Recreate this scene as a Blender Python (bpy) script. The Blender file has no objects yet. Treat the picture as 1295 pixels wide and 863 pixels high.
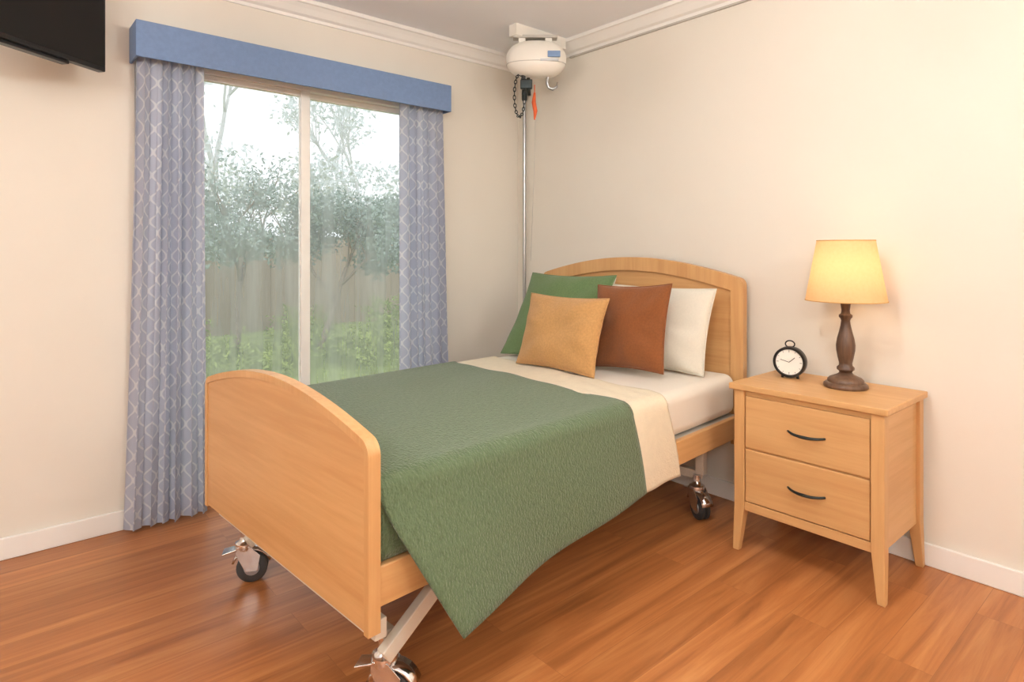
import bpy, bmesh, math, random
from mathutils import Vector, Matrix
import numpy as np
random.seed(7); rng=np.random.default_rng(7)
scene=bpy.context.scene
try:
    scene.view_settings.view_transform='Standard'
    scene.view_settings.look='None'
    scene.view_settings.exposure=0.0
except Exception as e: print(e)

# ------------------------------------------------------------------ helpers
def srgb(r,g,b):
    f=lambda c:(c/255/12.92) if c/255<=0.04045 else ((c/255+0.055)/1.055)**2.4
    return (f(r),f(g),f(b),1)

def new_mat(name):
    m=bpy.data.materials.new(name); m.use_nodes=True
    nt=m.node_tree; b=nt.nodes['Principled BSDF']
    return m,nt,b

def N(nt,t,**kw):
    n=nt.nodes.new(t)
    for k,v in kw.items():
        if k in n.inputs: n.inputs[k].default_value=v
        else: setattr(n,k,v)
    return n

def mat_simple(name,col,rough=0.5,metal=0.0,noise=0.06,scale=20,bump=0.0,bscale=80,sheen=0,stretch=(1,1,1)):
    m,nt,b=new_mat(name)
    tc=N(nt,'ShaderNodeTexCoord'); mp=N(nt,'ShaderNodeMapping'); mp.inputs['Scale'].default_value=stretch
    nt.links.new(tc.outputs['Object'],mp.inputs['Vector'])
    nz=N(nt,'ShaderNodeTexNoise',Scale=scale,Detail=4.0)
    nt.links.new(mp.outputs[0],nz.inputs['Vector'])
    cr=N(nt,'ShaderNodeValToRGB')
    c=col
    cr.color_ramp.elements[0].position=0.3; cr.color_ramp.elements[1].position=0.7
    cr.color_ramp.elements[0].color=(c[0]*(1-noise),c[1]*(1-noise),c[2]*(1-noise),1)
    cr.color_ramp.elements[1].color=(min(1,c[0]*(1+noise)),min(1,c[1]*(1+noise)),min(1,c[2]*(1+noise)),1)
    nt.links.new(nz.outputs[0],cr.inputs[0]); nt.links.new(cr.outputs[0],b.inputs['Base Color'])
    b.inputs['Roughness'].default_value=rough; b.inputs['Metallic'].default_value=metal
    if sheen: b.inputs['Sheen Weight'].default_value=sheen
    if bump:
        n2=N(nt,'ShaderNodeTexNoise',Scale=bscale,Detail=3.0)
        nt.links.new(mp.outputs[0],n2.inputs['Vector'])
        bp=N(nt,'ShaderNodeBump',Strength=bump,Distance=0.004)
        nt.links.new(n2.outputs[0],bp.inputs['Height']); nt.links.new(bp.outputs[0],b.inputs['Normal'])
    return m

def mat_wood(name,c1,c2,axis='y',rough=0.42,scale=9):
    m,nt,b=new_mat(name)
    tc=N(nt,'ShaderNodeTexCoord'); mp=N(nt,'ShaderNodeMapping')
    s={'x':(0.12,2.2,2.2),'y':(2.2,0.12,2.2),'z':(2.2,2.2,0.12)}[axis]
    mp.inputs['Scale'].default_value=s
    nt.links.new(tc.outputs['Object'],mp.inputs['Vector'])
    n1=N(nt,'ShaderNodeTexNoise',Scale=scale*3,Detail=6.0,Roughness=0.6)
    n2=N(nt,'ShaderNodeTexNoise',Scale=scale*0.35,Detail=3.0,Distortion=0.6)
    nt.links.new(mp.outputs[0],n1.inputs['Vector']); nt.links.new(mp.outputs[0],n2.inputs['Vector'])
    mx=N(nt,'ShaderNodeMath',operation='MULTIPLY_ADD'); mx.inputs[1].default_value=0.45
    nt.links.new(n1.outputs[0],mx.inputs[0])
    m2=N(nt,'ShaderNodeMath',operation='MULTIPLY'); m2.inputs[1].default_value=0.55
    nt.links.new(n2.outputs[0],m2.inputs[0]); nt.links.new(m2.outputs[0],mx.inputs[2])
    cr=N(nt,'ShaderNodeValToRGB')
    cr.color_ramp.elements[0].position=0.38; cr.color_ramp.elements[1].position=0.62
    cr.color_ramp.elements[0].color=c1; cr.color_ramp.elements[1].color=c2
    nt.links.new(mx.outputs[0],cr.inputs[0]); nt.links.new(cr.outputs[0],b.inputs['Base Color'])
    b.inputs['Roughness'].default_value=rough
    bp=N(nt,'ShaderNodeBump',Strength=0.12,Distance=0.001)
    nt.links.new(n1.outputs[0],bp.inputs['Height']); nt.links.new(bp.outputs[0],b.inputs['Normal'])
    return m

def link(o,parent=None):
    scene.collection.objects.link(o)
    if parent: o.parent=parent
    return o

def empty(name,loc=(0,0,0),rz=0):
    e=bpy.data.objects.new(name,None); e.location=loc; e.rotation_euler=(0,0,rz); e.empty_display_size=0.1
    scene.collection.objects.link(e); return e

def mesh_obj(name,verts,faces,mat=None,parent=None,smooth=False,mats=None,fm=None):
    me=bpy.data.meshes.new(name); me.from_pydata([tuple(v) for v in verts],[],faces); me.update()
    bm=bmesh.new(); bm.from_mesh(me); bmesh.ops.recalc_face_normals(bm,faces=bm.faces); bm.to_mesh(me); bm.free()
    if mats:
        for m in mats: me.materials.append(m)
        if fm:
            for i,p in enumerate(me.polygons): p.material_index=fm[i]
    elif mat: me.materials.append(mat)
    if smooth:
        for p in me.polygons: p.use_smooth=True
    o=bpy.data.objects.new(name,me); link(o,parent); return o

def bevel(o,w,seg=3):
    md=o.modifiers.new('bev','BEVEL'); md.width=w; md.segments=seg; md.limit_method='ANGLE'; md.angle_limit=math.radians(40)
    for p in o.data.polygons: p.use_smooth=True
    try: 
        o.data.set_sharp_from_angle(angle=math.radians(180))
    except Exception: pass
    wn=o.modifiers.new('wn','WEIGHTED_NORMAL'); wn.keep_sharp=False
    return o

BF=[(0,3,2,1),(4,5,6,7),(0,1,5,4),(1,2,6,5),(2,3,7,6),(3,0,4,7)]
def bverts(x0,x1,y0,y1,z0,z1):
    return [(x0,y0,z0),(x1,y0,z0),(x1,y1,z0),(x0,y1,z0),(x0,y0,z1),(x1,y0,z1),(x1,y1,z1),(x0,y1,z1)]
def box(name,x0,x1,y0,y1,z0,z1,mat,parent=None,bev=0.0,seg=3):
    o=mesh_obj(name,bverts(x0,x1,y0,y1,z0,z1),BF,mat,parent)
    if bev: bevel(o,bev,seg)
    return o
def boxes(name,lst,mat,parent=None,bev=0.0):
    v=[];f=[]
    for b in lst:
        k=len(v); v+=bverts(*b); f+=[tuple(i+k for i in q) for q in BF]
    o=mesh_obj(name,v,f,mat,parent)
    if bev: bevel(o,bev,2)
    return o
def loft(name,rings,mat,parent=None,smooth=False,closed=True,cap=True):
    n=len(rings[0]); v=[p for r in rings for p in r]; f=[]
    for i in range(len(rings)-1):
        for j in range(n if closed else n-1):
            a=i*n+j; b=i*n+(j+1)%n
            f.append((a,b,b+n,a+n))
    if cap and closed:
        f.append(tuple(range(n-1,-1,-1))); f.append(tuple((len(rings)-1)*n+j for j in range(n)))
    return mesh_obj(name,v,f,mat,parent,smooth)
def lathe_data(profile,n=32,c=(0,0,0)):
    v=[];f=[]
    for r,z in profile:
        for j in range(n):
            a=2*math.pi*j/n; v.append((c[0]+r*math.cos(a),c[1]+r*math.sin(a),c[2]+z))
    for i in range(len(profile)-1):
        for j in range(n):
            a=i*n+j;b=i*n+(j+1)%n; f.append((a,b,b+n,a+n))
    return v,f
def lathe(name,profile,mat,parent=None,n=32,c=(0,0,0),rot=None,caps=True):
    v,f=lathe_data(profile,n,(0,0,0))
    if caps:
        L=len(profile)
        f.append(tuple(range(n-1,-1,-1))); f.append(tuple((L-1)*n+j for j in range(n)))
    M=rot if rot else Matrix.Identity(3)
    v=[tuple(M@Vector(p)+Vector(c)) for p in v]
    o=mesh_obj(name,v,f,mat,parent,True)
    try: o.data.set_sharp_from_angle(angle=math.radians(50))
    except Exception: pass
    return o
def tube_data(V,F,pts,rad,n=8,closed=False):
    pts=[Vector(p) for p in pts]; L=len(pts)
    if not hasattr(rad,'__len__'): rad=[rad]*L
    k0=len(V); prev=None
    for i,p in enumerate(pts):
        if closed: t=(pts[(i+1)%L]-pts[i-1])
        else: t=(pts[min(i+1,L-1)]-pts[max(i-1,0)])
        if t.length<1e-9: t=Vector((0,0,1))
        t.normalize()
        if prev is None:
            up=Vector((0,0,1)) if abs(t.z)<0.9 else Vector((1,0,0))
            a=t.cross(up).normalized()
        else:
            a=(prev-t*prev.dot(t)).normalized()
        prev=a; b=t.cross(a)
        for j in range(n):
            th=2*math.pi*j/n
            V.append(tuple(p+rad[i]*(math.cos(th)*a+math.sin(th)*b)))
    m=L if closed else L-1
    for i in range(m):
        for j in range(n):
            a0=k0+i*n+j; a1=k0+i*n+(j+1)%n
            b0=k0+((i+1)%L)*n+j; b1=k0+((i+1)%L)*n+(j+1)%n
            F.append((a0,a1,b1,b0))
    if not closed:
        F.append(tuple(k0+j for j in range(n-1,-1,-1))); F.append(tuple(k0+(L-1)*n+j for j in range(n)))
def tube(name,pts,rad,mat,parent=None,n=12,closed=False):
    V=[];F=[]; tube_data(V,F,pts,rad,n,closed)
    return mesh_obj(name,V,F,mat,parent,True)

# ------------------------------------------------------------------ materials
M_wall=mat_simple('wall_paint',srgb(230,224,212),0.75,noise=0.012,scale=3,bump=0.05,bscale=250)
M_ceil=mat_simple('ceiling_paint',srgb(244,246,250),0.85,noise=0.008,scale=3)
M_trim=mat_simple('trim_paint',srgb(242,240,235),0.45,noise=0.01,scale=4)
M_white=mat_simple('cream_enamel',srgb(218,209,193),0.4,noise=0.02)
BE1=srgb(199,149,95); BE2=srgb(215,169,114)
M_wy=mat_wood('beech_wood_y',BE1,BE2,'y'); M_wx=mat_wood('beech_wood_x',BE1,BE2,'x'); M_wz=mat_wood('beech_wood_z',BE1,BE2,'z')
M_chrome=mat_simple('chrome',(0.75,0.75,0.76,1),0.15,1.0,noise=0.02)
M_steel=mat_simple('brushed_steel',(0.45,0.46,0.47,1),0.32,1.0,noise=0.04)
M_rubber=mat_simple('grey_rubber',srgb(62,62,62),0.6,noise=0.1)
M_black=mat_simple('black_plastic',srgb(16,16,18),0.35,noise=0.1)
M_darkmetal=mat_simple('dark_handle_metal',srgb(52,58,58),0.35,0.7,noise=0.1)
M_sheet=mat_simple('ivory_sheet',srgb(229,221,206),0.85,noise=0.02,scale=6,bump=0.15,bscale=40,sheen=0.2)
M_cream=mat_simple('cream_coverlet',srgb(228,215,188),0.9,noise=0.03,scale=30,bump=0.7,bscale=160,sheen=0.1)
M_blue=mat_simple('blue_valance_fabric',srgb(118,143,182),0.8,noise=0.05,scale=60,bump=0.1,bscale=300)

def mat_fabric(name,col,b=0.35,noise=0.1):
    return mat_simple(name,col,0.95,noise=noise,scale=120,bump=b,bscale=420,sheen=0.15)
M_pgreen=mat_fabric('green_cushion_fabric',srgb(100,124,80))
M_ptan=mat_fabric('mustard_cushion_fabric',srgb(192,145,90),0.45)
M_prust=mat_fabric('rust_cushion_fabric',srgb(134,78,38))
M_pwhite=mat_fabric('ivory_pillow_fabric',srgb(220,214,198),0.15,0.03)

# green coverlet - crinkled ribs
def mat_coverlet():
    m,nt,b=new_mat('green_coverlet')
    tc=N(nt,'ShaderNodeTexCoord'); mp=N(nt,'ShaderNodeMapping'); mp.inputs['Scale'].default_value=(1.0,0.36,1.0)
    nt.links.new(tc.outputs['UV'],mp.inputs['Vector'])
    nz=N(nt,'ShaderNodeTexNoise',Scale=150.0,Detail=2.0,Roughness=0.55,Distortion=0.2)
    nt.links.new(mp.outputs[0],nz.inputs['Vector'])
    wv=N(nt,'ShaderNodeTexVoronoi',Scale=170.0); nt.links.new(tc.outputs['UV'],wv.inputs['Vector'])
    cr=N(nt,'ShaderNodeValToRGB')
    cr.color_ramp.elements[0].position=0.32; cr.color_ramp.elements[1].position=0.72
    cr.color_ramp.elements[0].color=srgb(80,99,68); cr.color_ramp.elements[1].color=srgb(99,118,84)
    nt.links.new(nz.outputs[0],cr.inputs[0]); nt.links.new(cr.outputs[0],b.inputs['Base Color'])
    b.inputs['Roughness'].default_value=0.85; b.inputs['Sheen Weight'].default_value=0.2
    ma=N(nt,'ShaderNodeMath',operation='MULTIPLY_ADD'); ma.inputs[1].default_value=0.5
    nt.links.new(wv.outputs['Distance'],ma.inputs[0]); nt.links.new(nz.outputs[0],ma.inputs[2])
    bp=N(nt,'ShaderNodeBump',Strength=0.8,Distance=0.006)
    nt.links.new(ma.outputs[0],bp.inputs['Height']); nt.links.new(bp.outputs[0],b.inputs['Normal'])
    return m
M_cover=mat_coverlet()

def mat_floor():
    m,nt,b=new_mat('hardwood_floor')
    tc=N(nt,'ShaderNodeTexCoord')
    br=N(nt,'ShaderNodeTexBrick'); br.offset=0.37; br.offset_frequency=2
    br.inputs['Scale'].default_value=1.0; br.inputs['Brick Width'].default_value=1.25; br.inputs['Row Height'].default_value=0.135
    br.inputs['Mortar Size'].default_value=0.0010; br.inputs['Mortar Smooth'].default_value=0.3; br.inputs['Bias'].default_value=0.0
    br.inputs['Color1'].default_value=(0,0,0,1); br.inputs['Color2'].default_value=(1,1,1,1); br.inputs['Mortar'].default_value=(0.5,0.5,0.5,1)
    nt.links.new(tc.outputs['Object'],br.inputs['Vector'])
    # per board offset for grain
    mp=N(nt,'ShaderNodeMapping'); mp.inputs['Scale'].default_value=(0.5,9.0,1)
    nt.links.new(tc.outputs['Object'],mp.inputs['Vector'])
    ad=N(nt,'ShaderNodeVectorMath',operation='MULTIPLY_ADD'); ad.inputs[1].default_value=(7,7,7)
    nt.links.new(br.outputs['Color'],ad.inputs[0]); nt.links.new(mp.outputs[0],ad.inputs[2])
    n1=N(nt,'ShaderNodeTexNoise',Scale=2.4,Detail=8.0,Roughness=0.62,Distortion=0.7)
    nt.links.new(ad.outputs[0],n1.inputs['Vector'])
    cr=N(nt,'ShaderNodeValToRGB'); e=cr.color_ramp.elements
    e[0].position=0.26; e[0].color=srgb(142,84,44); e[1].position=0.78; e[1].color=srgb(206,144,88)
    x=e.new(0.5); x.color=srgb(180,114,64)
    nt.links.new(n1.outputs[0],cr.inputs[0])
    cr2=N(nt,'ShaderNodeValToRGB'); cr2.color_ramp.elements[0].color=(0.86,0.84,0.82,1); cr2.color_ramp.elements[1].color=(1.08,1.08,1.08,1)
    nt.links.new(br.outputs['Color'],cr2.inputs[0])
    mx=N(nt,'ShaderNodeMix',data_type='RGBA',blend_type='MULTIPLY'); mx.inputs[0].default_value=1.0
    nt.links.new(cr.outputs[0],mx.inputs[6]); nt.links.new(cr2.outputs[0],mx.inputs[7])
    mm=N(nt,'ShaderNodeMix',data_type='RGBA',blend_type='MIX')
    mf=N(nt,'ShaderNodeMath',operation='MULTIPLY'); mf.inputs[1].default_value=0.4
    nt.links.new(br.outputs['Fac'],mf.inputs[0]); nt.links.new(mf.outputs[0],mm.inputs[0])
    nt.links.new(mx.outputs[2],mm.inputs[6]); mm.inputs[7].default_value=srgb(110,64,36)
    nt.links.new(mm.outputs[2],b.inputs['Base Color'])
    b.inputs['Roughness'].default_value=0.34
    b.inputs['Specular IOR Level'].default_value=0.45
    bp=N(nt,'ShaderNodeBump',Strength=0.08,Distance=0.001)
    nt.links.new(n1.outputs[0],bp.inputs['Height']); nt.links.new(bp.outputs[0],b.inputs['Normal'])
    return m
M_floor=mat_floor()

# ------------------------------------------------------------------ room
XW,YW,H=2.747,3.11,2.47
XL,YB=-2.3,-2.3
box('floor',XL-0.1,XW+0.12,YB-0.1,YW+0.12,-0.1,0,M_floor)
box('ceiling',XL-0.1,XW+0.12,YB-0.1,YW+0.12,H,H+0.1,M_ceil)
box('wall_right',XW,XW+0.12,YB-0.1,YW+0.12,0,H,M_wall)
OX0,OX1,OZ=0.52,2.07,2.08
boxes('wall_window',[(XL-0.1,OX0,YW,YW+0.12,0,H),(OX1,XW,YW,YW+0.12,0,H),(OX0,OX1,YW,YW+0.12,OZ,H)],M_wall)
box('wall_left',XL-0.1,XL,YB-0.1,YW,0,H,M_wall)
box('wall_back',XL,XW,YB-0.1,YB,0,H,M_wall)
def crown(name,axis,mat):
    pr=[(0,2.385),(0.01,2.385),(0.013,2.40),(0.03,2.408),(0.05,2.432),(0.066,2.447),(0.078,2.45),(0.08,2.4695),(0,2.4695)]
    if axis=='y': rings=[[(XW-d,y,z) for d,z in pr] for y in (YB,YW)]
    else: rings=[[(x,YW-d,z) for d,z in pr] for x in (XL,XW)]
    return loft(name,rings,mat)
crown('trim_1','y',M_trim); crown('trim_2','x',M_trim)
o=box('baseboard_right',XW-0.015,XW,YB,YW,0,0.085,M_trim,bev=0.004)
o=boxes('baseboard_window',[(XL,OX0-0.0,YW-0.015,YW,0,0.085),(OX1,XW-0.015,YW-0.015,YW,0,0.085)],M_trim,bev=0.004)
# ------------------------------------------------------------------ sliding door / window
win=empty('window_1',(0,0,0))
M_frame=mat_simple('window_frame_enamel',srgb(244,242,236),0.4,noise=0.01)
y0,y1=YW+0.02,YW+0.10
boxes('outer_frame',[(OX0,OX0+0.04,y0,y1,0,OZ),(OX1-0.04,OX1,y0,y1,0,OZ),(OX0+0.04,OX1-0.04,y0,y1,OZ-0.05,OZ),(OX0+0.04,OX1-0.04,y0,y1,0,0.03)],M_frame,win,0.003)
boxes('sliding_sash',[(OX0+0.04,OX0+0.08,y0+0.01,y0+0.04,0.03,OZ-0.05),(1.27,1.318,y0+0.0,y0+0.04,0.03,OZ-0.05),(OX0+0.08,1.27,y0+0.01,y0+0.04,0.03,0.09),(OX0+0.08,1.27,y0+0.01,y0+0.04,OZ-0.08,OZ-0.05)],M_frame,win,0.003)
boxes('fixed_sash',[(OX1-0.08,OX1-0.04,y0+0.042,y0+0.07,0.03,OZ-0.05),(1.285,1.315,y0+0.042,y0+0.07,0.03,OZ-0.05),(1.315,OX1-0.08,y0+0.042,y0+0.07,0.03,0.09),(1.315,OX1-0.08,y0+0.042,y0+0.07,OZ-0.08,OZ-0.05)],M_frame,win,0.003)
# misted glass: mostly clear, streaky translucent film added to veil the garden in haze
mg,nt,b=new_mat('misted_garden_haze_glass')
nt.nodes.remove(b); out=nt.nodes['Material Output']
tr=N(nt,'ShaderNodeBsdfTransparent'); gl=N(nt,'ShaderNodeBsdfGlossy',Roughness=0.02)
tr.inputs[0].default_value=(0.98,0.98,0.98,1)
tl=N(nt,'ShaderNodeBsdfTranslucent'); tl.inputs[0].default_value=(0.94,0.94,0.94,1)
tc=N(nt,'ShaderNodeTexCoord'); mp=N(nt,'ShaderNodeMapping'); mp.inputs['Scale'].default_value=(14,1,1.2)
nt.links.new(tc.outputs['Object'],mp.inputs['Vector'])
nz=N(nt,'ShaderNodeTexNoise',Scale=1.0,Detail=4.0); nt.links.new(mp.outputs[0],nz.inputs['Vector'])
mr=N(nt,'ShaderNodeMapRange'); mr.inputs[1].default_value=0.3; mr.inputs[2].default_value=0.7; mr.inputs[3].default_value=0.17; mr.inputs[4].default_value=0.36
nt.links.new(nz.outputs[0],mr.inputs[0])
m1=N(nt,'ShaderNodeMixShader'); nt.links.new(mr.outputs[0],m1.inputs[0]); nt.links.new(tr.outputs[0],m1.inputs[1]); nt.links.new(tl.outputs[0],m1.inputs[2])
fr=N(nt,'ShaderNodeFresnel',IOR=1.3); ms=N(nt,'ShaderNodeMixShader')
nt.links.new(fr.outputs[0],ms.inputs[0]); nt.links.new(m1.outputs[0],ms.inputs[1]); nt.links.new(gl.outputs[0],ms.inputs[2]); nt.links.new(ms.outputs[0],out.inputs[0])
mesh_obj('glass_pane_1',[(OX0+0.08,y0+0.025,0.09),(1.27,y0+0.025,0.09),(1.27,y0+0.025,OZ-0.08),(OX0+0.08,y0+0.025,OZ-0.08)],[(0,1,2,3)],mg,win)
mesh_obj('glass_pane_2',[(1.315,y0+0.055,0.09),(OX1-0.08,y0+0.055,0.09),(OX1-0.08,y0+0.055,OZ-0.08),(1.315,y0+0.055,OZ-0.08)],[(0,1,2,3)],mg,win)

# valance
VX0,VX1,VY=0.50,2.097,2.96
boxes('window_valance',[(VX0,VX1,VY,VY+0.012,2.01,2.163),(VX0,VX0+0.012,VY+0.012,YW,2.01,2.163),(VX1-0.012,VX1,VY+0.012,YW,2.01,2.163),(VX0+0.012,VX1-0.012,VY+0.012,YW,2.151,2.163)],M_blue,bev=0.003)

# curtains
def mat_curtain():
    m,nt,b=new_mat('trellis_curtain_fabric')
    uv=N(nt,'ShaderNodeTexCoord'); sp=N(nt,'ShaderNodeSeparateXYZ'); nt.links.new(uv.outputs['UV'],sp.inputs[0])
    def mth(op,a,bv=None,c=None):
        n=N(nt,'ShaderNodeMath',operation=op)
        for i,x in enumerate((a,bv,c)):
            if x is None: continue
            if isinstance(x,(int,float)): n.inputs[i].default_value=x
            else: nt.links.new(x,n.inputs[i])
        return n.outputs[0]
    u=sp.outputs[0]; v=sp.outputs[1]
    # ogee trellis: two mirrored wavy line families, meeting at quarter periods
    sw=mth('MULTIPLY',mth('SINE',mth('MULTIPLY',v,2*math.pi/0.10)),math.pi/4*0.93)
    uu=mth('MULTIPLY',u,math.pi/0.088)
    a=mth('ABSOLUTE',mth('SINE',mth('ADD',uu,sw)))
    c=mth('ABSOLUTE',mth('SINE',mth('SUBTRACT',mth('ADD',uu,math.pi/2),sw)))
    mn=mth('MINIMUM',a,c)
    cr=N(nt,'ShaderNodeValToRGB'); e=cr.color_ramp.elements
    e[0].position=0.13; e[0].color=srgb(224,227,234); e[1].position=0.26; e[1].color=srgb(194,200,217)
    nt.links.new(mn,cr.inputs[0])
    nt.links.new(cr.outputs[0],b.inputs['Base Color'])
    b.inputs['Roughness'].default_value=0.9
    out=nt.nodes['Material Output']; tl=N(nt,'ShaderNodeBsdfTranslucent'); nt.links.new(cr.outputs[0],tl.inputs[0])
    mx=N(nt,'ShaderNodeMixShader'); mx.inputs[0].default_value=0.36
    nt.links.new(b.outputs[0],mx.inputs[1]); nt.links.new(tl.outputs[0],mx.inputs[2]); nt.links.new(mx.outputs[0],out.inputs[0])
    return m
M_curt=mat_curtain()
def curtain(name,xt0,xt1,xb0,xb1,yc,z0,z1,folds,amp,seed):
    r=random.Random(seed); nu=folds*16; nv=40
    ph=[r.uniform(0,6.28) for _ in range(6)]
    V=[];UV=[]
    for j in range(nv+1):
        t=j/nv; z=z1+(z0-z1)*t
        al=0.0; pp=None
        for i in range(nu+1):
            s=i/nu
            x0=xt0+(xb0-xt0)*t**1.5; x1=xt1+(xb1-xt1)*t**1.5
            sw=s+0.018*math.sin(2*math.pi*s*1.7+ph[0])+0.010*t*math.sin(2*math.pi*s*2.3+ph[1]+2*t)
            th=2*math.pi*folds*sw
            am=amp*(0.72+0.28*math.sin(2*math.pi*s*1.3+ph[2]))*(0.75+0.35*min(1,t*3))
            x=x0+(x1-x0)*s+0.010*math.sin(2*th+ph[3]*0.2)*(0.4+0.6*t)
            y=yc+am*math.sin(th)+0.006*math.sin(3*th*0.5+ph[4]+3*t)
            if pp: al+=math.hypot(x-pp[0],y-pp[1])
            pp=(x,y); V.append((x,y,z)); UV.append((al,z))
    F=[]
    for j in range(nv):
        for i in range(nu):
            a=j*(nu+1)+i; F.append((a,a+1,a+nu+2,a+nu+1))
    me=bpy.data.meshes.new(name); me.from_pydata(V,[],F); me.materials.append(M_curt)
    ul=me.uv_layers.new(name='UVMap')
    for l in me.loops: ul.data[l.index].uv=UV[l.vertex_index]
    for p in me.polygons: p.use_smooth=True
    o=bpy.data.objects.new(name,me); scene.collection.objects.link(o)
    return o
curtain('curtain',0.515,0.778,0.470,0.788,3.035,0.015,2.05,6,0.032,3)
curtain('curtain.001',1.805,2.08,1.815,2.14,3.035,0.015,2.05,6,0.032,8)

# ------------------------------------------------------------------ television
d=Vector((0.794,0.607,0)); ang=math.atan2(d.y,d.x)
tv=empty('wall_mounted_television',(0.388,2.907,1.907),ang)
M_scr=mat_simple('tv_screen',srgb(8,8,9),0.12,noise=0.05)
box('bezel',-0.78,0,0.0,0.035,0.0,0.46,M_black,tv,0.004)
box('screen',-0.768,-0.012,-0.002,0.002,0.018,0.448,M_scr,tv)
box('rear_housing',-0.68,-0.1,0.035,0.06,0.05,0.38,M_black,tv,0.01)
box('speaker_bar',-0.60,-0.15,0.01,0.045,-0.012,0.0,M_black,tv,0.003)
tube('bracket_arm',[(-0.35,0.06,0.2),(-0.2,0.2,0.2),(-0.2,0.38,0.2)],0.014,M_black,tv)

# ------------------------------------------------------------------ bed
TH=math.radians(4.0)
OX,OY=0.690,1.308
bed=empty('hospital_bed',(OX,OY,0),TH)
ct,st=math.cos(TH),math.sin(TH)
def bxf(x,y,z): return (OX+ct*x-st*y, OY+st*x+ct*y, z)
def arch_fn(y,y0,y1,zs,zp,r):
    t=(y-y0)/(y1-y0); z=zs+(zp-zs)*max(0,math.sin(math.pi*t))**0.9
    e=min(t,1-t)*(y1-y0)
    if e<r: z-=(r-math.sqrt(max(0,r*r-(r-e)**2)))
    return z
def ysamples(y0,y1,r,n=40):
    a=[y0+r*(1-math.cos(math.pi/2*i/6)) for i in range(6)]
    m=[y0+r+(y1-y0-2*r)*i/n for i in range(n+1)]
    b=[y1-r*(1-math.cos(math.pi/2*i/6)) for i in range(5,-1,-1)]
    return a+m+b
def arch_panel(name,x0,x1,y0,y1,zb,zs,zp,r,mat,bev):
    ys=ysamples(y0,y1,r)
    ring=[(y,arch_fn(y,y0,y1,zs,zp,r)) for y in reversed(ys)]
    prof=[(y0,zb),(y1,zb)]+ring
    o=loft(name,[[(x,y,z) for y,z in prof] for x in (x0,x1)],mat,bed)
    if bev: bevel(o,bev,3)
    return o
def arch_band(name,x0,x1,y0,y1,zs,zp,r,w,mat,bev,pw,zb0):
    # one continuous frame: post up, arch over, post down
    ys=ysamples(y0,y1,r,48)
    outer=[(y,arch_fn(y,y0,y1,zs,zp,r)) for y in ys]
    inner=[]
    yi0,yi1=y0+pw,y1-pw
    for y in ys:
        yy=yi0+(yi1-yi0)*(y-y0)/(y1-y0)
        inner.append((yy,arch_fn(y0+(y1-y0)*(yy-y0)/(y1-y0),y0,y1,zs,zp,r)-w))
    O=[(y0,zb0)]+outer+[(y1,zb0)]
    I=[(yi0,zb0)]+inner+[(yi1,zb0)]
    rings=[[(x0,I[i][0],I[i][1]),(x1,I[i][0],I[i][1]),(x1,O[i][0],O[i][1]),(x0,O[i][0],O[i][1])] for i in range(len(O))]
    o=loft(name,rings,mat,bed)
    if bev: bevel(o,bev,3)
    return o
FW=1.075; MW=1.145
# footboard
arch_panel('footboard_panel',0.004,0.029,0.02,FW-0.02,0.300,0.735,0.822,0.02,M_wy,0)
arch_band('footboard_frame',0.0,0.034,0.0,FW,0.745,0.832,0.03,0.022,M_wz,0.004,0.020,0.294)
# headboard
HY0,HY1=0.005,1.245
HX=1.975
arch_panel('headboard_panel',HX+0.014,HX+0.03,HY0+0.03,HY1-0.03,0.36,1.03,1.12,0.02,M_wy,0)
arch_band('headboard_frame',HX,HX+0.04,HY0,HY1,1.065,1.165,0.025,0.07,M_wz,0.005,0.06,0.30)
# rails, platform, mattress
box('side_rail_1',0.034,HX,0.006,0.03,0.35,0.447,M_wx,bed,0.004)
box('side_rail_2',0.034,HX,MW-0.06,MW-0.035,0.35,0.447,M_wx,bed,0.004)
M_grey=mat_simple('grey_steel_deck',srgb(190,186,178),0.5,noise=0.03)
box('mattress_platform',0.045,HX-0.01,0.03,MW-0.06,0.42,0.444,M_grey,bed,0.003)
m=box('mattress',0.040,HX-0.01,0.03,MW+0.015,0.446,0.632,M_sheet,bed,0.045,5)
# chassis
def bar(name,p,q,w,h,mat):
    p=Vector(p);q=Vector(q);t=(q-p).normalized()
    side=t.cross(Vector((0,0,1)))
    if side.length<1e-3: side=Vector((0,1,0))
    side.normalize(); up=side.cross(t)
    r=[]
    for c in (p,q):
        r.append([tuple(c+side*a*w/2+up*b2*h/2) for a,b2 in((-1,-1),(1,-1),(1,1),(-1,1))])
    o=loft(name,r,mat,bed); bevel(o,0.004,2); return o
bar('cross_beam_foot',(0.055,0.03,0.280),(0.055,1.05,0.280),0.035,0.05,M_white)
bar('spine_beam_1',(0.13,0.45,0.2),(1.78,0.45,0.2),0.035,0.05,M_white)
bar('spine_beam_2',(0.13,0.72,0.2),(1.78,0.72,0.2),0.035,0.05,M_white)
for k,yy in enumerate((0.12,0.98)):
    bar(f'deck_beam_{k+1}',(0.07,yy,0.39),(1.9,yy,0.39),0.035,0.05,M_white)
    bar(f'diagonal_strut_{k+1}',(0.10,yy-0.03,0.165),(0.42,yy-0.03,0.385),0.03,0.042,M_white)
    bar(f'head_strut_{k+1}',(1.80,yy,0.19),(1.80,yy,0.37),0.04,0.04,M_white)
bar('base_cross_1',(0.14,0.12,0.185),(0.14,1.0,0.185),0.035,0.04,M_white)
bar('base_cross_2',(1.80,0.12,0.185),(1.80,0.98,0.185),0.035,0.04,M_white)
box('lift_actuator',0.75,1.15,0.50,0.60,0.22,0.33,M_grey,bed,0.015)
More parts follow.
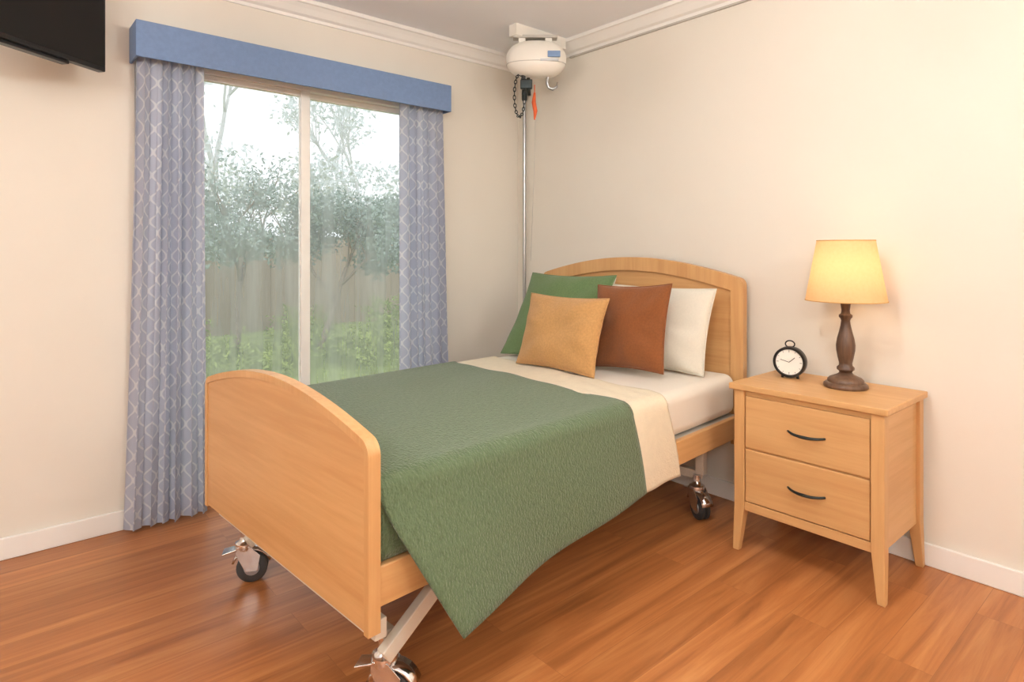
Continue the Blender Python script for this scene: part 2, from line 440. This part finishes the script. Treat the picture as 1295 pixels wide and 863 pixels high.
def caster(i,x,y,yaw):
    R=Matrix.Rotation(yaw,3,'Z'); c=Vector((x,y,0))
    def T(p): return tuple(R@Vector(p)+c)
    RY=R@Matrix.Rotation(math.pi/2,3,'X')
    for side in (-1,1):
        lathe(f'caster_{i}_wheel_{"a" if side<0 else "b"}',[(0.02,-0.010),(0.046,-0.010),(0.053,-0.006),(0.053,0.006),(0.046,0.010),(0.02,0.010)],M_rubber,bed,28,T((-0.025,side*0.013,0.0535)),RY)
        lathe(f'caster_{i}_hub_{"a" if side<0 else "b"}',[(0.005,-0.013),(0.026,-0.013),(0.028,-0.008),(0.028,0.008),(0.026,0.013),(0.005,0.013)],M_steel,bed,20,T((-0.025,side*0.013,0.0535)),RY)
    rings=[]
    for a in range(9):
        th=math.radians(20+a*17.5)
        r=0.064; rings.append([T((-0.025+ (r)*math.cos(th),-0.027,0.0535+r*math.sin(th))),T((-0.025+r*math.cos(th),0.027,0.0535+r*math.sin(th))),
                               T((-0.025+(r+0.007)*math.cos(th),0.027,0.0535+(r+0.007)*math.sin(th))),T((-0.025+(r+0.007)*math.cos(th),-0.027,0.0535+(r+0.007)*math.sin(th)))])
    o=loft(f'caster_{i}_hood',rings,M_chrome,bed,True)
    for side in (-1,1):
        yy=side*0.030
        pr=[(-0.045,0.045),(-0.005,0.045),(0.028,0.11),(0.022,0.135),(-0.02,0.135),(-0.055,0.10)]
        o=loft(f'caster_{i}_fork_{"a" if side<0 else "b"}',[[T((px,yy-0.002,pz)) for px,pz in pr],[T((px,yy+0.002,pz)) for px,pz in pr]],M_chrome,bed)
        bevel(o,0.001,2)
    lathe(f'caster_{i}_swivel',[(0.034,0.120),(0.036,0.126),(0.034,0.142),(0.02,0.150),(0.016,0.165),(0.016,0.19)],M_chrome,bed,24,T((0,0,0)))
    o=loft(f'caster_{i}_brake_pedal',[[T((x_,y_,z_)) for x_,y_,z_ in ((0.02,-0.02,0.118),(0.02,0.02,0.118),(0.02,0.02,0.126),(0.02,-0.02,0.126))],
        [T((x_,y_,z_)) for x_,y_,z_ in ((0.075,-0.026,0.108),(0.075,0.026,0.108),(0.075,0.026,0.114),(0.075,-0.026,0.114))]],M_chrome,bed); bevel(o,0.002,2)
caster(1,0.13,0.13,math.radians(125)); caster(2,0.12,1.02,math.radians(150)); caster(3,1.78,0.13,math.radians(60)); caster(4,1.78,0.98,math.radians(40))

# ------------------------------------------------------------------ coverlets
def drape(name,mat,s0f,s1f,hemf,outf,ztop,ns,thick,left_hem=0.36,extra=None):
    yL,yR=MW+0.025,0.018; r=0.05
    path=[]
    for i in range(9): path.append(('L',1-i/8.0))
    for i in range(1,7):
        a=math.pi/2*i/6; path.append(('A',a))
    for i in range(1,40): path.append(('T',i/40))
    for i in range(0,7):
        a=math.pi/2*i/6; path.append(('B',a))
    nd=22
    for i in range(1,nd+1): path.append(('R',i/nd))
    V=[];UV=[]
    m=len(path)
    for i in range(ns+1):
        f=i/ns; al=0; prev=None
        for k,(t,q) in enumerate(path):
            if t=='L': y=yL+0.01*q+0.006*q*math.sin(20*f); z=(ztop-r)+(left_hem-(ztop-r))*q; wy=1.0; g=0
            elif t=='A': y=yL-r+r*math.cos(q); z=ztop-r+r*math.sin(q); wy=1.0; g=0
            elif t=='T': y=(yL-r)+((yR+r)-(yL-r))*q; z=ztop; wy=1-q; g=0
            elif t=='B': y=yR+r-r*math.sin(q); z=ztop-r+r*math.cos(q); wy=0; g=0
            else:
                g=q; z=(ztop-r)+(hemf(f)-(ztop-r))*q; y=yR-outf(g,f); wy=0
            if t=='T': z+=0.003*math.sin(9*q+4*f)+0.002*math.sin(23*q*f+5)
            s0=s0f(wy,g); s1=s1f(wy,g)
            s=s0+(s1-s0)*f
            p=bxf(s,y,z)
            if prev: al+=(Vector(p)-Vector(prev)).length
            prev=p
            V.append(p); UV.append((s,al))
    F=[]
    for i in range(ns):
        for k in range(m-1):
            a=i*m+k; F.append((a,a+1,a+m+1,a+m))
    if extra: 
        F+= extra(V,UV,len(V))
    me=bpy.data.meshes.new(name); me.from_pydata(V,[],F); me.materials.append(mat)
    ul=me.uv_layers.new(name='UVMap')
    for l in me.loops: ul.data[l.index].uv=UV[l.vertex_index]
    for p in me.polygons: p.use_smooth=True
    o=bpy.data.objects.new(name,me); scene.collection.objects.link(o)
    sd=o.modifiers.new('s','SOLIDIFY'); sd.thickness=thick; sd.offset=0
    return o
def foot_tuck(V,UV,k0):
    n=14;mz=8
    for i in range(n+1):
        for j in range(mz+1):
            s=0.040+0.42*i/n; z=0.625-0.172*j/mz
            y=0.018+ (0.02*(1-math.sin(math.pi/2*min(1,j/2))) ) +0.002*math.sin(i*1.1)
            V.append(bxf(s,y,z)); UV.append((s,z))
    F=[]
    for i in range(n):
        for j in range(mz):
            a=k0+i*(mz+1)+j; F.append((a,a+1,a+mz+2,a+mz+1))
    return F
sd1=lambda wy,g: 1.11+0.08*wy+0.060*g
drape('green_coverlet',M_cover,lambda wy,g:0.044+0.165*g**1.1,sd1,lambda f:0.246+0.064*f**0.8,
      lambda g,f:g*(0.022+0.085*(1-f)**2)+0.010*g*math.sin(9*f+1)+0.012*math.sin(math.pi*g)*0.5,0.646,60,0.006,extra=foot_tuck)
drape('cream_blanket',M_cream,lambda wy,g:1.08+0.08*wy+0.060*g,lambda wy,g:1.345+0.12*wy+0.065*g,lambda f:0.312,
      lambda g,f:g*(0.014)+0.006*math.sin(math.pi*g)+0.004*g*math.sin(7*f),0.639,24,0.005)

# ------------------------------------------------------------------ pillows
def cushion(name,w,h,t,bottom,lean,yaw,roll,mat,k=0.07,seed=0,sag=0.0):
    r=random.Random(seed); n=30
    ph=[r.uniform(0,6.28) for _ in range(8)]
    V=[];F=[]
    def pos(u,v,s):
        x=w/2*u*(1-k*(1-v*v)); y=h/2*v*(1-k*(1-u*u))
        T=((1-abs(u)**2.6)*(1-abs(v)**2.6))
        T=max(T,0)**0.55
        z=s*t/2*T
        z+=s*T*(0.006*math.sin(5*u+ph[0]+2*v)+0.005*math.sin(6*v+ph[1]-3*u))
        z+= s*0.008*math.sin(10*math.atan2(v,u)+ph[2])*T*(u*u+v*v)*0.8
        y-= sag*(1-u*u)*(v+1)/2
        return x,y,z
    for s in (1,-1):
        for i in range(n+1):
            for j in range(n+1):
                u=math.sin(math.pi/2*(-1+2*i/n)) *0.6+0.4*(-1+2*i/n); v=math.sin(math.pi/2*(-1+2*j/n))*0.6+0.4*(-1+2*j/n)
                V.append(pos(u,v,s))
    K=(n+1)**2
    for q in (0,1):
        for i in range(n):
            for j in range(n):
                a=q*K+i*(n+1)+j; fa=(a,a+n+1,a+n+2,a+1)
                F.append(fa if q==0 else fa[::-1])
    edge=[]
    m=24
    for i in range(m): edge.append((-1+2*i/m,-1))
    for i in range(m): edge.append((1,-1+2*i/m))
    for i in range(m): edge.append((1-2*i/m,1))
    for i in range(m): edge.append((-1,1-2*i/m))
    pts=[Vector(pos(u,v,1)) for u,v in edge]
    tube_data(V,F,pts,0.0035,6,True)
    wv=Vector((0,-1,0)); up=Vector((math.sin(lean),0,math.cos(lean))); nm=wv.cross(up)
    B=Matrix((wv,up,nm)).transposed()
    Rr=Matrix.Rotation(roll,3,'Z'); Ry=Matrix.Rotation(yaw,3,'Z')
    M=Ry@B@Rr
    vs=[M@Vector(p) for p in V]
    zmin=min(p.z for p in vs)
    c=Vector(bottom); 
    cen=M@Vector((0,-h/2*(1-k),0))
    off=Vector((c.x-cen.x,c.y-cen.y,c.z-zmin))
    me=bpy.data.meshes.new(name); me.from_pydata([tuple(p+off) for p in vs],[],F)
    me.materials.append(mat) 
    bm=bmesh.new(); bm.from_mesh(me)
    bmesh.ops.remove_doubles(bm,verts=bm.verts,dist=0.0002); bm.to_mesh(me); bm.free()
    for p in me.polygons: p.use_smooth=True
    o=bpy.data.objects.new(name,me); scene.collection.objects.link(o); return o
ZM=0.642
D=math.radians
cushion('bed_pillow',0.60,0.40,0.14,(2.43,1.82,ZM-0.004),D(17),D(3),0,M_pwhite,seed=1,k=0.05)
cushion('bed_pillow.001',0.52,0.43,0.12,(2.46,2.40,ZM-0.004),D(17),D(4),0,M_pwhite,seed=2,k=0.05)
cushion('green_throw_pillow',0.57,0.50,0.12,(2.18,2.285,ZM),D(31),D(5),D(0),M_pgreen,seed=3)
cushion('rust_throw_pillow',0.41,0.40,0.11,(2.235,1.798,ZM),D(15),D(3),D(3),M_prust,seed=4)
cushion('mustard_throw_pillow',0.50,0.355,0.13,(2.03,2.05,ZM),D(17),D(1),D(0),M_ptan,seed=5)

# ------------------------------------------------------------------ nightstand
NX0,NX1,NY0,NY1=2.308,2.722,0.752,1.298
ns=empty('nightstand',((NX0+NX1)/2,(NY0+NY1)/2,0))
cx,cy=ns.location.x,ns.location.y
X0,X1,Y0,Y1=NX0-cx,NX1-cx,NY0-cy,NY1-cy
o=box('top',X0-0.010,X1+0.000,Y0-0.014,Y1+0.018,0.643,0.667,M_wy,ns,0.004)
pw=0.043
def leg(name,xa,ya,sx,sy):
    def ring(z,w,ox,oy):
        a=xa+ox; b_=ya+oy
        xs=(a,a+sx*w); ys=(b_,b_+sy*w)
        return [(xs[0],ys[0],z),(xs[1],ys[0],z),(xs[1],ys[1],z),(xs[0],ys[1],z)]
    o=loft(name,[ring(0.0,0.026,-sx*0.004,-sy*0.004),ring(0.18,pw,0,0),ring(0.643,pw,0,0)],M_wz,ns); bevel(o,0.003,2)
leg('leg_1',X0,Y0,1,1); leg('leg_2',X0,Y1,1,-1); leg('leg_3',X1,Y0,-1,1); leg('leg_4',X1,Y1,-1,-1)
box('side_panel_1',X0+pw,X1-pw,Y0+0.012,Y0+0.028,0.17,0.643,M_wx,ns)
box('side_panel_2',X0+pw,X1-pw,Y1-0.028,Y1-0.012,0.17,0.643,M_wx,ns)
box('back_panel',X1-0.03,X1-0.015,Y0+pw,Y1-pw,0.17,0.643,M_wy,ns)
box('bottom_rail',X0+0.006,X0+0.03,Y0+pw,Y1-pw,0.165,0.200,M_wy,ns,0.002)
box('top_rail',X0+0.010,X0+0.03,Y0+pw,Y1-pw,0.622,0.643,M_wy,ns,0.001)
box('drawer_divider',X0+0.016,X0+0.04,Y0+pw,Y1-pw,0.40,0.425,M_wy,ns)
box('drawer_front_1',X0+0.004,X0+0.022,Y0+pw+0.003,Y1-pw-0.003,0.418,0.621,M_wy,ns,0.003)
box('drawer_front_2',X0+0.004,X0+0.022,Y0+pw+0.003,Y1-pw-0.003,0.204,0.411,M_wy,ns,0.003)
box('bottom_panel',X0+0.03,X1-0.03,Y0+0.028,Y1-0.028,0.18,0.195,M_wy,ns)
for i,z in enumerate((0.520,0.308)):
    pts=[];
    for k in range(17):
        t=-1+2*k/16; pts.append((X0-0.022*(1-abs(t)**3)+0.004,-0.012+0.068*t,z-0.006*(1-t*t)))
    tube(f'drawer_handle_{i+1}',pts,[0.004+0.002*(1-abs(-1+2*k/16)) for k in range(17)],M_darkmetal,ns,10)

# ------------------------------------------------------------------ table lamp
lamp=empty('table_lamp',(2.56,0.97,0.667))
M_lw=mat_wood('dark_turned_wood',srgb(66,46,34),srgb(120,90,68),'z',0.4)
pf=[(0.082,0),(0.086,0.006),(0.084,0.014),(0.076,0.020),(0.070,0.022),(0.070,0.030),(0.062,0.038),(0.045,0.045),(0.030,0.052),(0.024,0.058),(0.026,0.064),
    (0.034,0.070),(0.034,0.078),(0.026,0.086),(0.025,0.095),(0.030,0.115),(0.036,0.145),(0.037,0.165),(0.033,0.190),(0.026,0.215),(0.020,0.240),(0.017,0.260),
    (0.020,0.268),(0.026,0.274),(0.026,0.282),(0.018,0.288),(0.016,0.300),(0.019,0.320),(0.021,0.335),(0.013,0.345),(0.010,0.350)]
pf=[(r*0.92,z) for r,z in pf]
lathe('turned_base',pf,M_lw,lamp,40)
lathe('socket',[(0.012,0.35),(0.012,0.39),(0.016,0.392),(0.016,0.42)],M_darkmetal,lamp,20)
ml,nt,b=new_mat('linen_lampshade')
out=nt.nodes['Material Output']
tc=N(nt,'ShaderNodeTexCoord'); nz=N(nt,'ShaderNodeTexNoise',Scale=90.0,Detail=2.0); nt.links.new(tc.outputs['Object'],nz.inputs['Vector'])
cr=N(nt,'ShaderNodeValToRGB'); cr.color_ramp.elements[0].color=srgb(232,196,148); cr.color_ramp.elements[1].color=srgb(242,208,164)
nt.links.new(nz.outputs[0],cr.inputs[0])
df=N(nt,'ShaderNodeBsdfDiffuse'); tl=N(nt,'ShaderNodeBsdfTranslucent'); nt.links.new(cr.outputs[0],df.inputs[0]); nt.links.new(cr.outputs[0],tl.inputs[0])
mx=N(nt,'ShaderNodeMixShader'); mx.inputs[0].default_value=0.5
nt.links.new(df.outputs[0],mx.inputs[1]); nt.links.new(tl.outputs[0],mx.inputs[2])
nt.nodes.remove(b); nt.links.new(mx.outputs[0],out.inputs[0])
R1,R2=0.143,0.102
lathe('lampshade',[(R1,0.338),(R2,0.572)],ml,lamp,56,caps=False)
M_shtrim=mat_simple('shade_trim',srgb(205,165,105),0.8)
tube('shade_rim_bottom',[(R1*math.cos(a*math.pi/28),R1*math.sin(a*math.pi/28),0.338) for a in range(56)],0.0022,M_shtrim,lamp,6,True)
tube('shade_rim_top',[(R2*math.cos(a*math.pi/28),R2*math.sin(a*math.pi/28),0.572) for a in range(56)],0.002,M_shtrim,lamp,6,True)
V=[];F=[]
for a in range(3):
    th=a*2*math.pi/3; tube_data(V,F,[(0,0,0.55),(R2*math.cos(th),R2*math.sin(th),0.567)],0.0015,6)
tube_data(V,F,[(0,0,0.41),(0,0,0.56)],0.002,6)
mesh_obj('shade_spider',V,F,M_darkmetal,lamp)
bl=bpy.data.lights.new('bulb','POINT'); bl.energy=1.1; bl.color=(1.0,0.72,0.46); bl.shadow_soft_size=0.035
bo=bpy.data.objects.new('bulb',bl); bo.location=(0,0,0.45); link(bo,lamp)

# ------------------------------------------------------------------ alarm clock
clk=empty('alarm_clock',(2.571,1.193,0.667),D(12))
RX=Matrix.Rotation(-math.pi/2,3,'Y')
M_face=mat_simple('clock_face',srgb(240,238,230),0.5,noise=0.01)
R0=0.064; cz=0.068
lathe('case',[(0.02,-0.022),(R0-0.006,-0.022),(R0,-0.016),(R0,0.016),(R0-0.002,0.022),(R0-0.009,0.022),(R0-0.011,0.014),(0.002,0.014)],M_black,clk,48,(0,0,cz),RX)
lathe('dial',[(0.001,0.0145),(R0-0.0115,0.0145),(R0-0.0115,0.016),(0.001,0.016)],M_face,clk,40,(0,0,cz),RX)
V=[];F=[]
for k in range(12):
    a=k*math.pi/6; r1=R0-0.014; r0=r1-(0.009 if k%3==0 else 0.005)
    tube_data(V,F,[(-0.0165,r0*math.sin(a),cz+r0*math.cos(a)),(-0.0165,r1*math.sin(a),cz+r1*math.cos(a))],0.0009,5)
tube_data(V,F,[(-0.0175,0.0,cz),(-0.0175,-0.022,cz+0.020)],0.0013,5)
tube_data(V,F,[(-0.0175,0.0,cz),(-0.0175,0.034,cz+0.010)],0.001,5)
mesh_obj('dial_marks_and_hands',V,F,M_black,clk)
tube('ring_handle',[(0,0.018*math.cos(a*math.pi/12),cz+R0+0.010+0.014*math.sin(a*math.pi/12)) for a in range(24)],0.0028,M_black,clk,8,True)
for i,s in enumerate((-1,1)):
    lathe(f'foot_{i+1}',[(0.005,0),(0.006,0.003),(0.004,0.016)],M_black,clk,12,(0,s*0.03,0))

# ------------------------------------------------------------------ ceiling hoist
fw=Vector((0.6547,0.7559,0)); rt=Vector((0.7559,-0.6547,0))
DH=3.5; pm=DH/782
loc=fw*DH+rt*((678-647.5)*pm); 
h=empty('ceiling_hoist',(loc.x,loc.y,1.2+(317-76)*pm),math.atan2(rt.y,rt.x))
M_hw=mat_simple('hoist_white_plastic',srgb(240,236,226),0.35,noise=0.01)
M_lab=mat_simple('blue_label',srgb(120,150,190),0.4); M_lab2=mat_simple('grey_label',srgb(200,205,210),0.4)
V=[];F=[];nu=40;nv=24
def se(c,e): return math.copysign(abs(c)**e,c)
for i in range(nv+1):
    ph_=-math.pi/2+math.pi*i/nv
    for j in range(nu):
        th=2*math.pi*j/nu
        V.append((0.170*se(math.cos(ph_),0.75)*se(math.cos(th),0.85),0.10*se(math.cos(ph_),0.75)*se(math.sin(th),0.85),0.102*se(math.sin(ph_),0.85)))
for i in range(nv):
    for j in range(nu):
        F.append((i*nu+j,i*nu+(j+1)%nu,(i+1)*nu+(j+1)%nu,(i+1)*nu+j))
o=mesh_obj('motor_housing',V,F,M_hw,h,True)
box('brand_label',0.06,0.13,-0.101,-0.088,-0.012,0.022,M_lab,h,0.003)
box('warning_label',0.02,0.12,-0.102,-0.083,-0.034,-0.022,M_lab2,h,0.002)
tube('housing_seam',[(0.166*se(math.cos(a*math.pi/30),0.85),0.098*se(math.sin(a*math.pi/30),0.85),-0.03) for a in range(60)],0.002,M_grey,h,6,True)
box('hanger_bracket_1',-0.10,-0.06,-0.02,0.02,0.06,0.14,M_hw,h,0.004)
box('hanger_bracket_2',0.05,0.09,-0.02,0.02,0.06,0.14,M_hw,h,0.004)
box('trolley_plate',-0.13,0.12,-0.03,0.03,0.118,0.135,M_grey,h,0.004)
def hp(u,v,y=0): return ((u-678)*pm,y,(76-v)*pm)
tube('lift_strap',[hp(662,90,-0.02),hp(662,104,-0.02)],0.012,M_rubber,h)
box('carry_bar_clip',hp(658,0)[0],hp(673,0)[0],-0.035,-0.005,hp(0,114)[2],hp(0,102)[2],M_darkmetal,h,0.006)
tube('clip_pin',[hp(668,100,-0.02),hp(669,122,-0.02)],0.010,M_darkmetal,h)
lp=[]
for k in range(33):
    a=math.pi*k/16-math.pi/2
    lp.append(hp(657+6.5*math.sin(a+math.pi/2),122-27*math.cos(a+math.pi/2),-0.02))
V=[];F=[]
for k in range(0,32):
    p=Vector(lp[k]);q=Vector(lp[k+1]); t=(q-p); s_=Vector((-t.z,0,t.x)).normalized() if k%2 else Vector((0,1,0))
    ring=[]
    for a in range(10):
        th=2*math.pi*a/10; ring.append((p+q)/2+t*0.62*math.cos(th)+s_*0.007*math.sin(th))
    tube_data(V,F,ring,0.0028,5,True)
mesh_obj('hand_chain',V,F,M_darkmetal,h,True)
M_or=mat_simple('orange_tag',srgb(222,98,48),0.6)
V=[];F=[]
tube_data(V,F,[hp(676,108,-0.01),hp(676,122,-0.01)],0.003,6)
tube_data(V,F,[hp(676,118,-0.01),hp(675,130,-0.01),hp(677,141,-0.01),hp(676,152,-0.01)],[0.006,0.012,0.012,0.004],8)
mesh_obj('emergency_pull_tag',V,F,M_or,h,True)
tube('pull_cord',[hp(677,150,-0.01),hp(675,230,-0.01),hp(671,330,-0.01)],0.0013,M_grey,h,6)
tube('sling_hook',[hp(694,88),hp(693,98),hp(692,105),hp(694,111),hp(699,113),hp(704,110),hp(705,104)],[0.008,0.009,0.009,0.009,0.009,0.007,0.004],M_steel,h,10)
def to_h(p):
    return tuple(Matrix.Rotation(-h.rotation_euler.z,3,'Z')@(Vector(p)-Vector(h.location)))
v=[to_h(p) for p in bverts(2.27,XW-0.082,2.585,2.645,2.405,2.4695)]
mesh_obj('ceiling_track',v,BF,M_hw,h)
v=[to_h(p) for p in bverts(XW-0.014,XW,-2.0,2.62,2.374,2.383)]
mesh_obj('wall_power_rail',v,BF,M_grey,h)
pole=empty('support_pole',(2.715,3.01,0))
lathe('tube',[(0.011,0.0),(0.011,2.2)],M_steel,pole,20)
lathe('floor_flange',[(0.03,0.0),(0.03,0.006),(0.013,0.012)],M_chrome,pole,20)
lathe('top_collar',[(0.014,2.18),(0.018,2.19),(0.018,2.23),(0.010,2.385)],M_darkmetal,pole,20)

# ------------------------------------------------------------------ garden
M_grass=mat_simple('lawn',srgb(146,160,92),0.9,noise=0.3,scale=6)
M_leafA=mat_simple('shrub_leaf',srgb(152,168,158),0.9,noise=0.14,scale=3)  # leaf tone paled so the colour carries outdoor haze
M_leafB=mat_simple('hedge_leaf',srgb(154,168,92),0.9,noise=0.22,scale=4)
M_leafC=mat_simple('haze_paled_tree_leaf',srgb(218,224,222),0.9,noise=0.08,scale=3)  # far tree leaves and bark: distance haze painted into the pale colour
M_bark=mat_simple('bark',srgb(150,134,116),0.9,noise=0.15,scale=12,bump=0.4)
M_barkp=mat_simple('haze_paled_bark',srgb(212,212,209),0.9,noise=0.1,scale=12)
M_fence=mat_wood('weathered_fence',srgb(156,138,118),srgb(172,153,132),'z',0.9)
n=40;V=[];F=[]
for i in range(n+1):
    for j in range(n+1):
        x=-8+26*i/n; y=3.24+20*j/n
        z=-0.12+ (0.05*math.sin(x*1.7)*math.cos(y*1.3) if j>1 else 0)
        V.append((x,y,z))
for i in range(n):
    for j in range(n):
        a=i*(n+1)+j; F.append((a,a+n+1,a+n+2,a+1))
mesh_obj('garden_ground',V,F,M_grass,smooth=True)
V=[];F=[]
x=-6
while x<16:
    hgt=1.42+0.02*random.random(); k=len(V); V+=bverts(x,x+0.124,10.4+0.008*random.random(),10.43,-0.15,hgt); F+=[tuple(i+k for i in q) for q in BF]; x+=0.126
for zz in (0.3,1.2):
    k=len(V); V+=bverts(-6,16,10.44,10.49,zz,zz+0.08); F+=[tuple(i+k for i in q) for q in BF]
mesh_obj('garden_fence',V,F,M_fence)
def leaves(name,clumps,mat,size):
    Vs=[];Fs=[]
    for (c,r,cnt) in clumps:
        p=rng.normal(size=(cnt,3)); p/=np.linalg.norm(p,axis=1)[:,None]
        rad=rng.uniform(0.35,1,size=(cnt,1))**0.5
        P=p*rad*np.array(r)*(0.85+0.3*np.sin(p[:,[0]]*7+p[:,[2]]*5))+np.array(c)
        for q in P:
            a=rng.normal(size=3); a/=np.linalg.norm(a); b_=np.cross(a,rng.normal(size=3)); b_/=np.linalg.norm(b_)
            s=size*rng.uniform(0.6,1.3)
            k=len(Vs); Vs+= [tuple(q-a*s),tuple(q+b_*s*0.45),tuple(q+a*s),tuple(q-b_*s*0.45)]; Fs.append((k,k+1,k+2,k+3))
    me=bpy.data.meshes.new(name); me.from_pydata(Vs,[],Fs); me.materials.append(mat); 
    o=bpy.data.objects.new(name,me); return o
def clump_set(cx,cy,cz,R,rz,k,cnt,rr):
    L=[]
    for _ in range(k):
        a=random.uniform(0,6.28); q=random.uniform(0,1)**0.5
        L.append(((cx+R*q*math.cos(a),cy+R*q*math.sin(a),cz+random.uniform(-1,1)*rz),(rr,rr,rr*0.7),cnt))
    return L
def branch(V,F,p,dirv,L,r,depth,tips):
    pts=[Vector(p)]; dv=Vector(dirv).normalized(); seg=5
    for i in range(seg):
        dv=(dv+Vector((random.uniform(-.18,.18),random.uniform(-.18,.18),random.uniform(-.05,.15)))).normalized()
        pts.append(pts[-1]+dv*L/seg)
    tube_data(V,F,pts,[r*(1-0.5*i/seg) for i in range(seg+1)],5)
    tips.append(pts[-1])
    if depth>0:
        for _ in range(3):
            nd=(dv+Vector((random.uniform(-.8,.8),random.uniform(-.8,.8),random.uniform(-.2,.6)))).normalized()
            branch(V,F,pts[random.choice((3,4,5))],nd,L*0.68,r*0.5,depth-1,tips)
def tree(name,x,y,hgt,r,lean,depth,barkm,leafm,cl,size,clr,cnt):
    t=empty(name,(0,0,0)); V=[];F=[];tips=[]
    branch(V,F,(x,y,-0.15),(lean,0,1),hgt,r,depth,tips)
    mesh_obj('trunk_and_branches',V,F,barkm,t,True)
    cs=cl+[(tuple(tp),(clr,clr,clr*0.7),cnt) for tp in tips[3:]]
    o=leaves('foliage',cs,leafm,size); link(o,t)
tree('garden_tree',2.55,8.4,1.25,0.05,0.05,3,M_bark,M_leafA,clump_set(2.7,8.4,1.58,1.3,0.42,30,460,0.36),0.031,0.25,24)
tree('garden_tree.001',3.3,7.6,1.2,0.05,0.35,3,M_bark,M_leafA,clump_set(4.2,7.7,1.45,1.15,0.45,32,460,0.34),0.031,0.25,24)
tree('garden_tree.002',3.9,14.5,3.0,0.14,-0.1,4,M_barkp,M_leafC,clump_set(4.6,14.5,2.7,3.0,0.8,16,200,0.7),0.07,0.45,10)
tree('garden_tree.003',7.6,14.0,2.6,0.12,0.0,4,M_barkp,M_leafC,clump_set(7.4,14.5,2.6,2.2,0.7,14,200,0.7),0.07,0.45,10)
hedge=leaves('garden_hedge',[((x_,y_,z_),(0.5,0.45,0.26),700) for x_,y_,z_ in [(1.6,7.0,-0.02),(2.3,6.6,-0.02),(2.9,6.9,0.0),(3.4,6.4,0.08),(3.9,6.9,0.2),(4.4,7.0,0.22),(1.2,7.9,0.0),(2.2,7.8,0.0),(4.7,7.7,0.2),(3.2,7.9,0.1),(2.0,9.3,0.1),(3.8,9.4,0.1),(5.2,9.2,0.2),(5.6,8.0,0.2)]],M_leafB,0.03)
link(hedge)
V=[];F=[]
for _ in range(8000):
    x=random.uniform(0.5,5); y=random.uniform(4.2,8.5); hh=random.uniform(0.05,0.16); a=random.uniform(0,3.14); w=0.008
    k=len(V); V+=[(x-w*math.cos(a),y-w*math.sin(a),-0.16),(x+w*math.cos(a),y+w*math.sin(a),-0.16),(x+random.uniform(-.04,.04),y+random.uniform(-.04,.04),-0.12+hh)]; F.append((k,k+1,k+2))
mesh_obj('grass_tufts',V,F,M_leafB)

# ------------------------------------------------------------------ lights
w=bpy.data.worlds.new('overcast_sky'); scene.world=w; w.use_nodes=True
nt=w.node_tree; bg=nt.nodes['Background']
tc=N(nt,'ShaderNodeTexCoord'); nz=N(nt,'ShaderNodeTexNoise',Scale=2.0,Detail=3.0); nt.links.new(tc.outputs['Generated'],nz.inputs['Vector'])
cr=N(nt,'ShaderNodeValToRGB'); cr.color_ramp.elements[0].position=0.35;cr.color_ramp.elements[1].position=0.65
cr.color_ramp.elements[0].color=(0.82,0.88,0.94,1); cr.color_ramp.elements[1].color=(0.94,0.97,1,1)
nt.links.new(nz.outputs[0],cr.inputs[0]); nt.links.new(cr.outputs[0],bg.inputs[0]); bg.inputs[1].default_value=1.6
# unseen fill globes, added out of frame to brighten walls and ceiling
for i,(x,y,e) in enumerate([(-1.2,-1.0,70),(1.3,-1.1,48),(-1.1,1.1,38),(1.15,0.85,29)]):
    nm='added_fill_globe' if i==0 else f'added_fill_globe.{i:03d}'
    c=empty(nm,(x,y,H))
    gm,gnt,gb=new_mat(f'fill_globe_{i+1}')
    gb.inputs['Base Color'].default_value=(0.9,0.9,0.9,1)
    r=0.13
    gb.inputs['Emission Color'].default_value=(1,0.975,0.94,1); gb.inputs['Emission Strength'].default_value=e/(4*math.pi**2*r*r)
    prof=[(max(0.002,r*math.sin(math.pi*k/14)),-0.36-r*math.cos(math.pi*k/14)) for k in range(15)]
    lathe('fill_globe',prof,gm,c,20)
    lathe('fill_globe_cord',[(0.004,-0.235),(0.004,-0.02)],M_black,c,8)
    lathe('fill_globe_rose',[(0.05,-0.0005),(0.05,-0.012),(0.02,-0.03)],M_trim,c,24)

# ------------------------------------------------------------------ camera
cam=bpy.data.cameras.new('camera'); co=bpy.data.objects.new('camera',cam); scene.collection.objects.link(co)
cam.sensor_width=36; cam.sensor_fit='HORIZONTAL'; cam.lens=782/1295*36
co.location=(0,0,1.2); co.rotation_euler=(math.pi/2,0,math.radians(49.1-90))
cam.shift_y=-114.5/1295; cam.clip_start=0.02
scene.camera=co
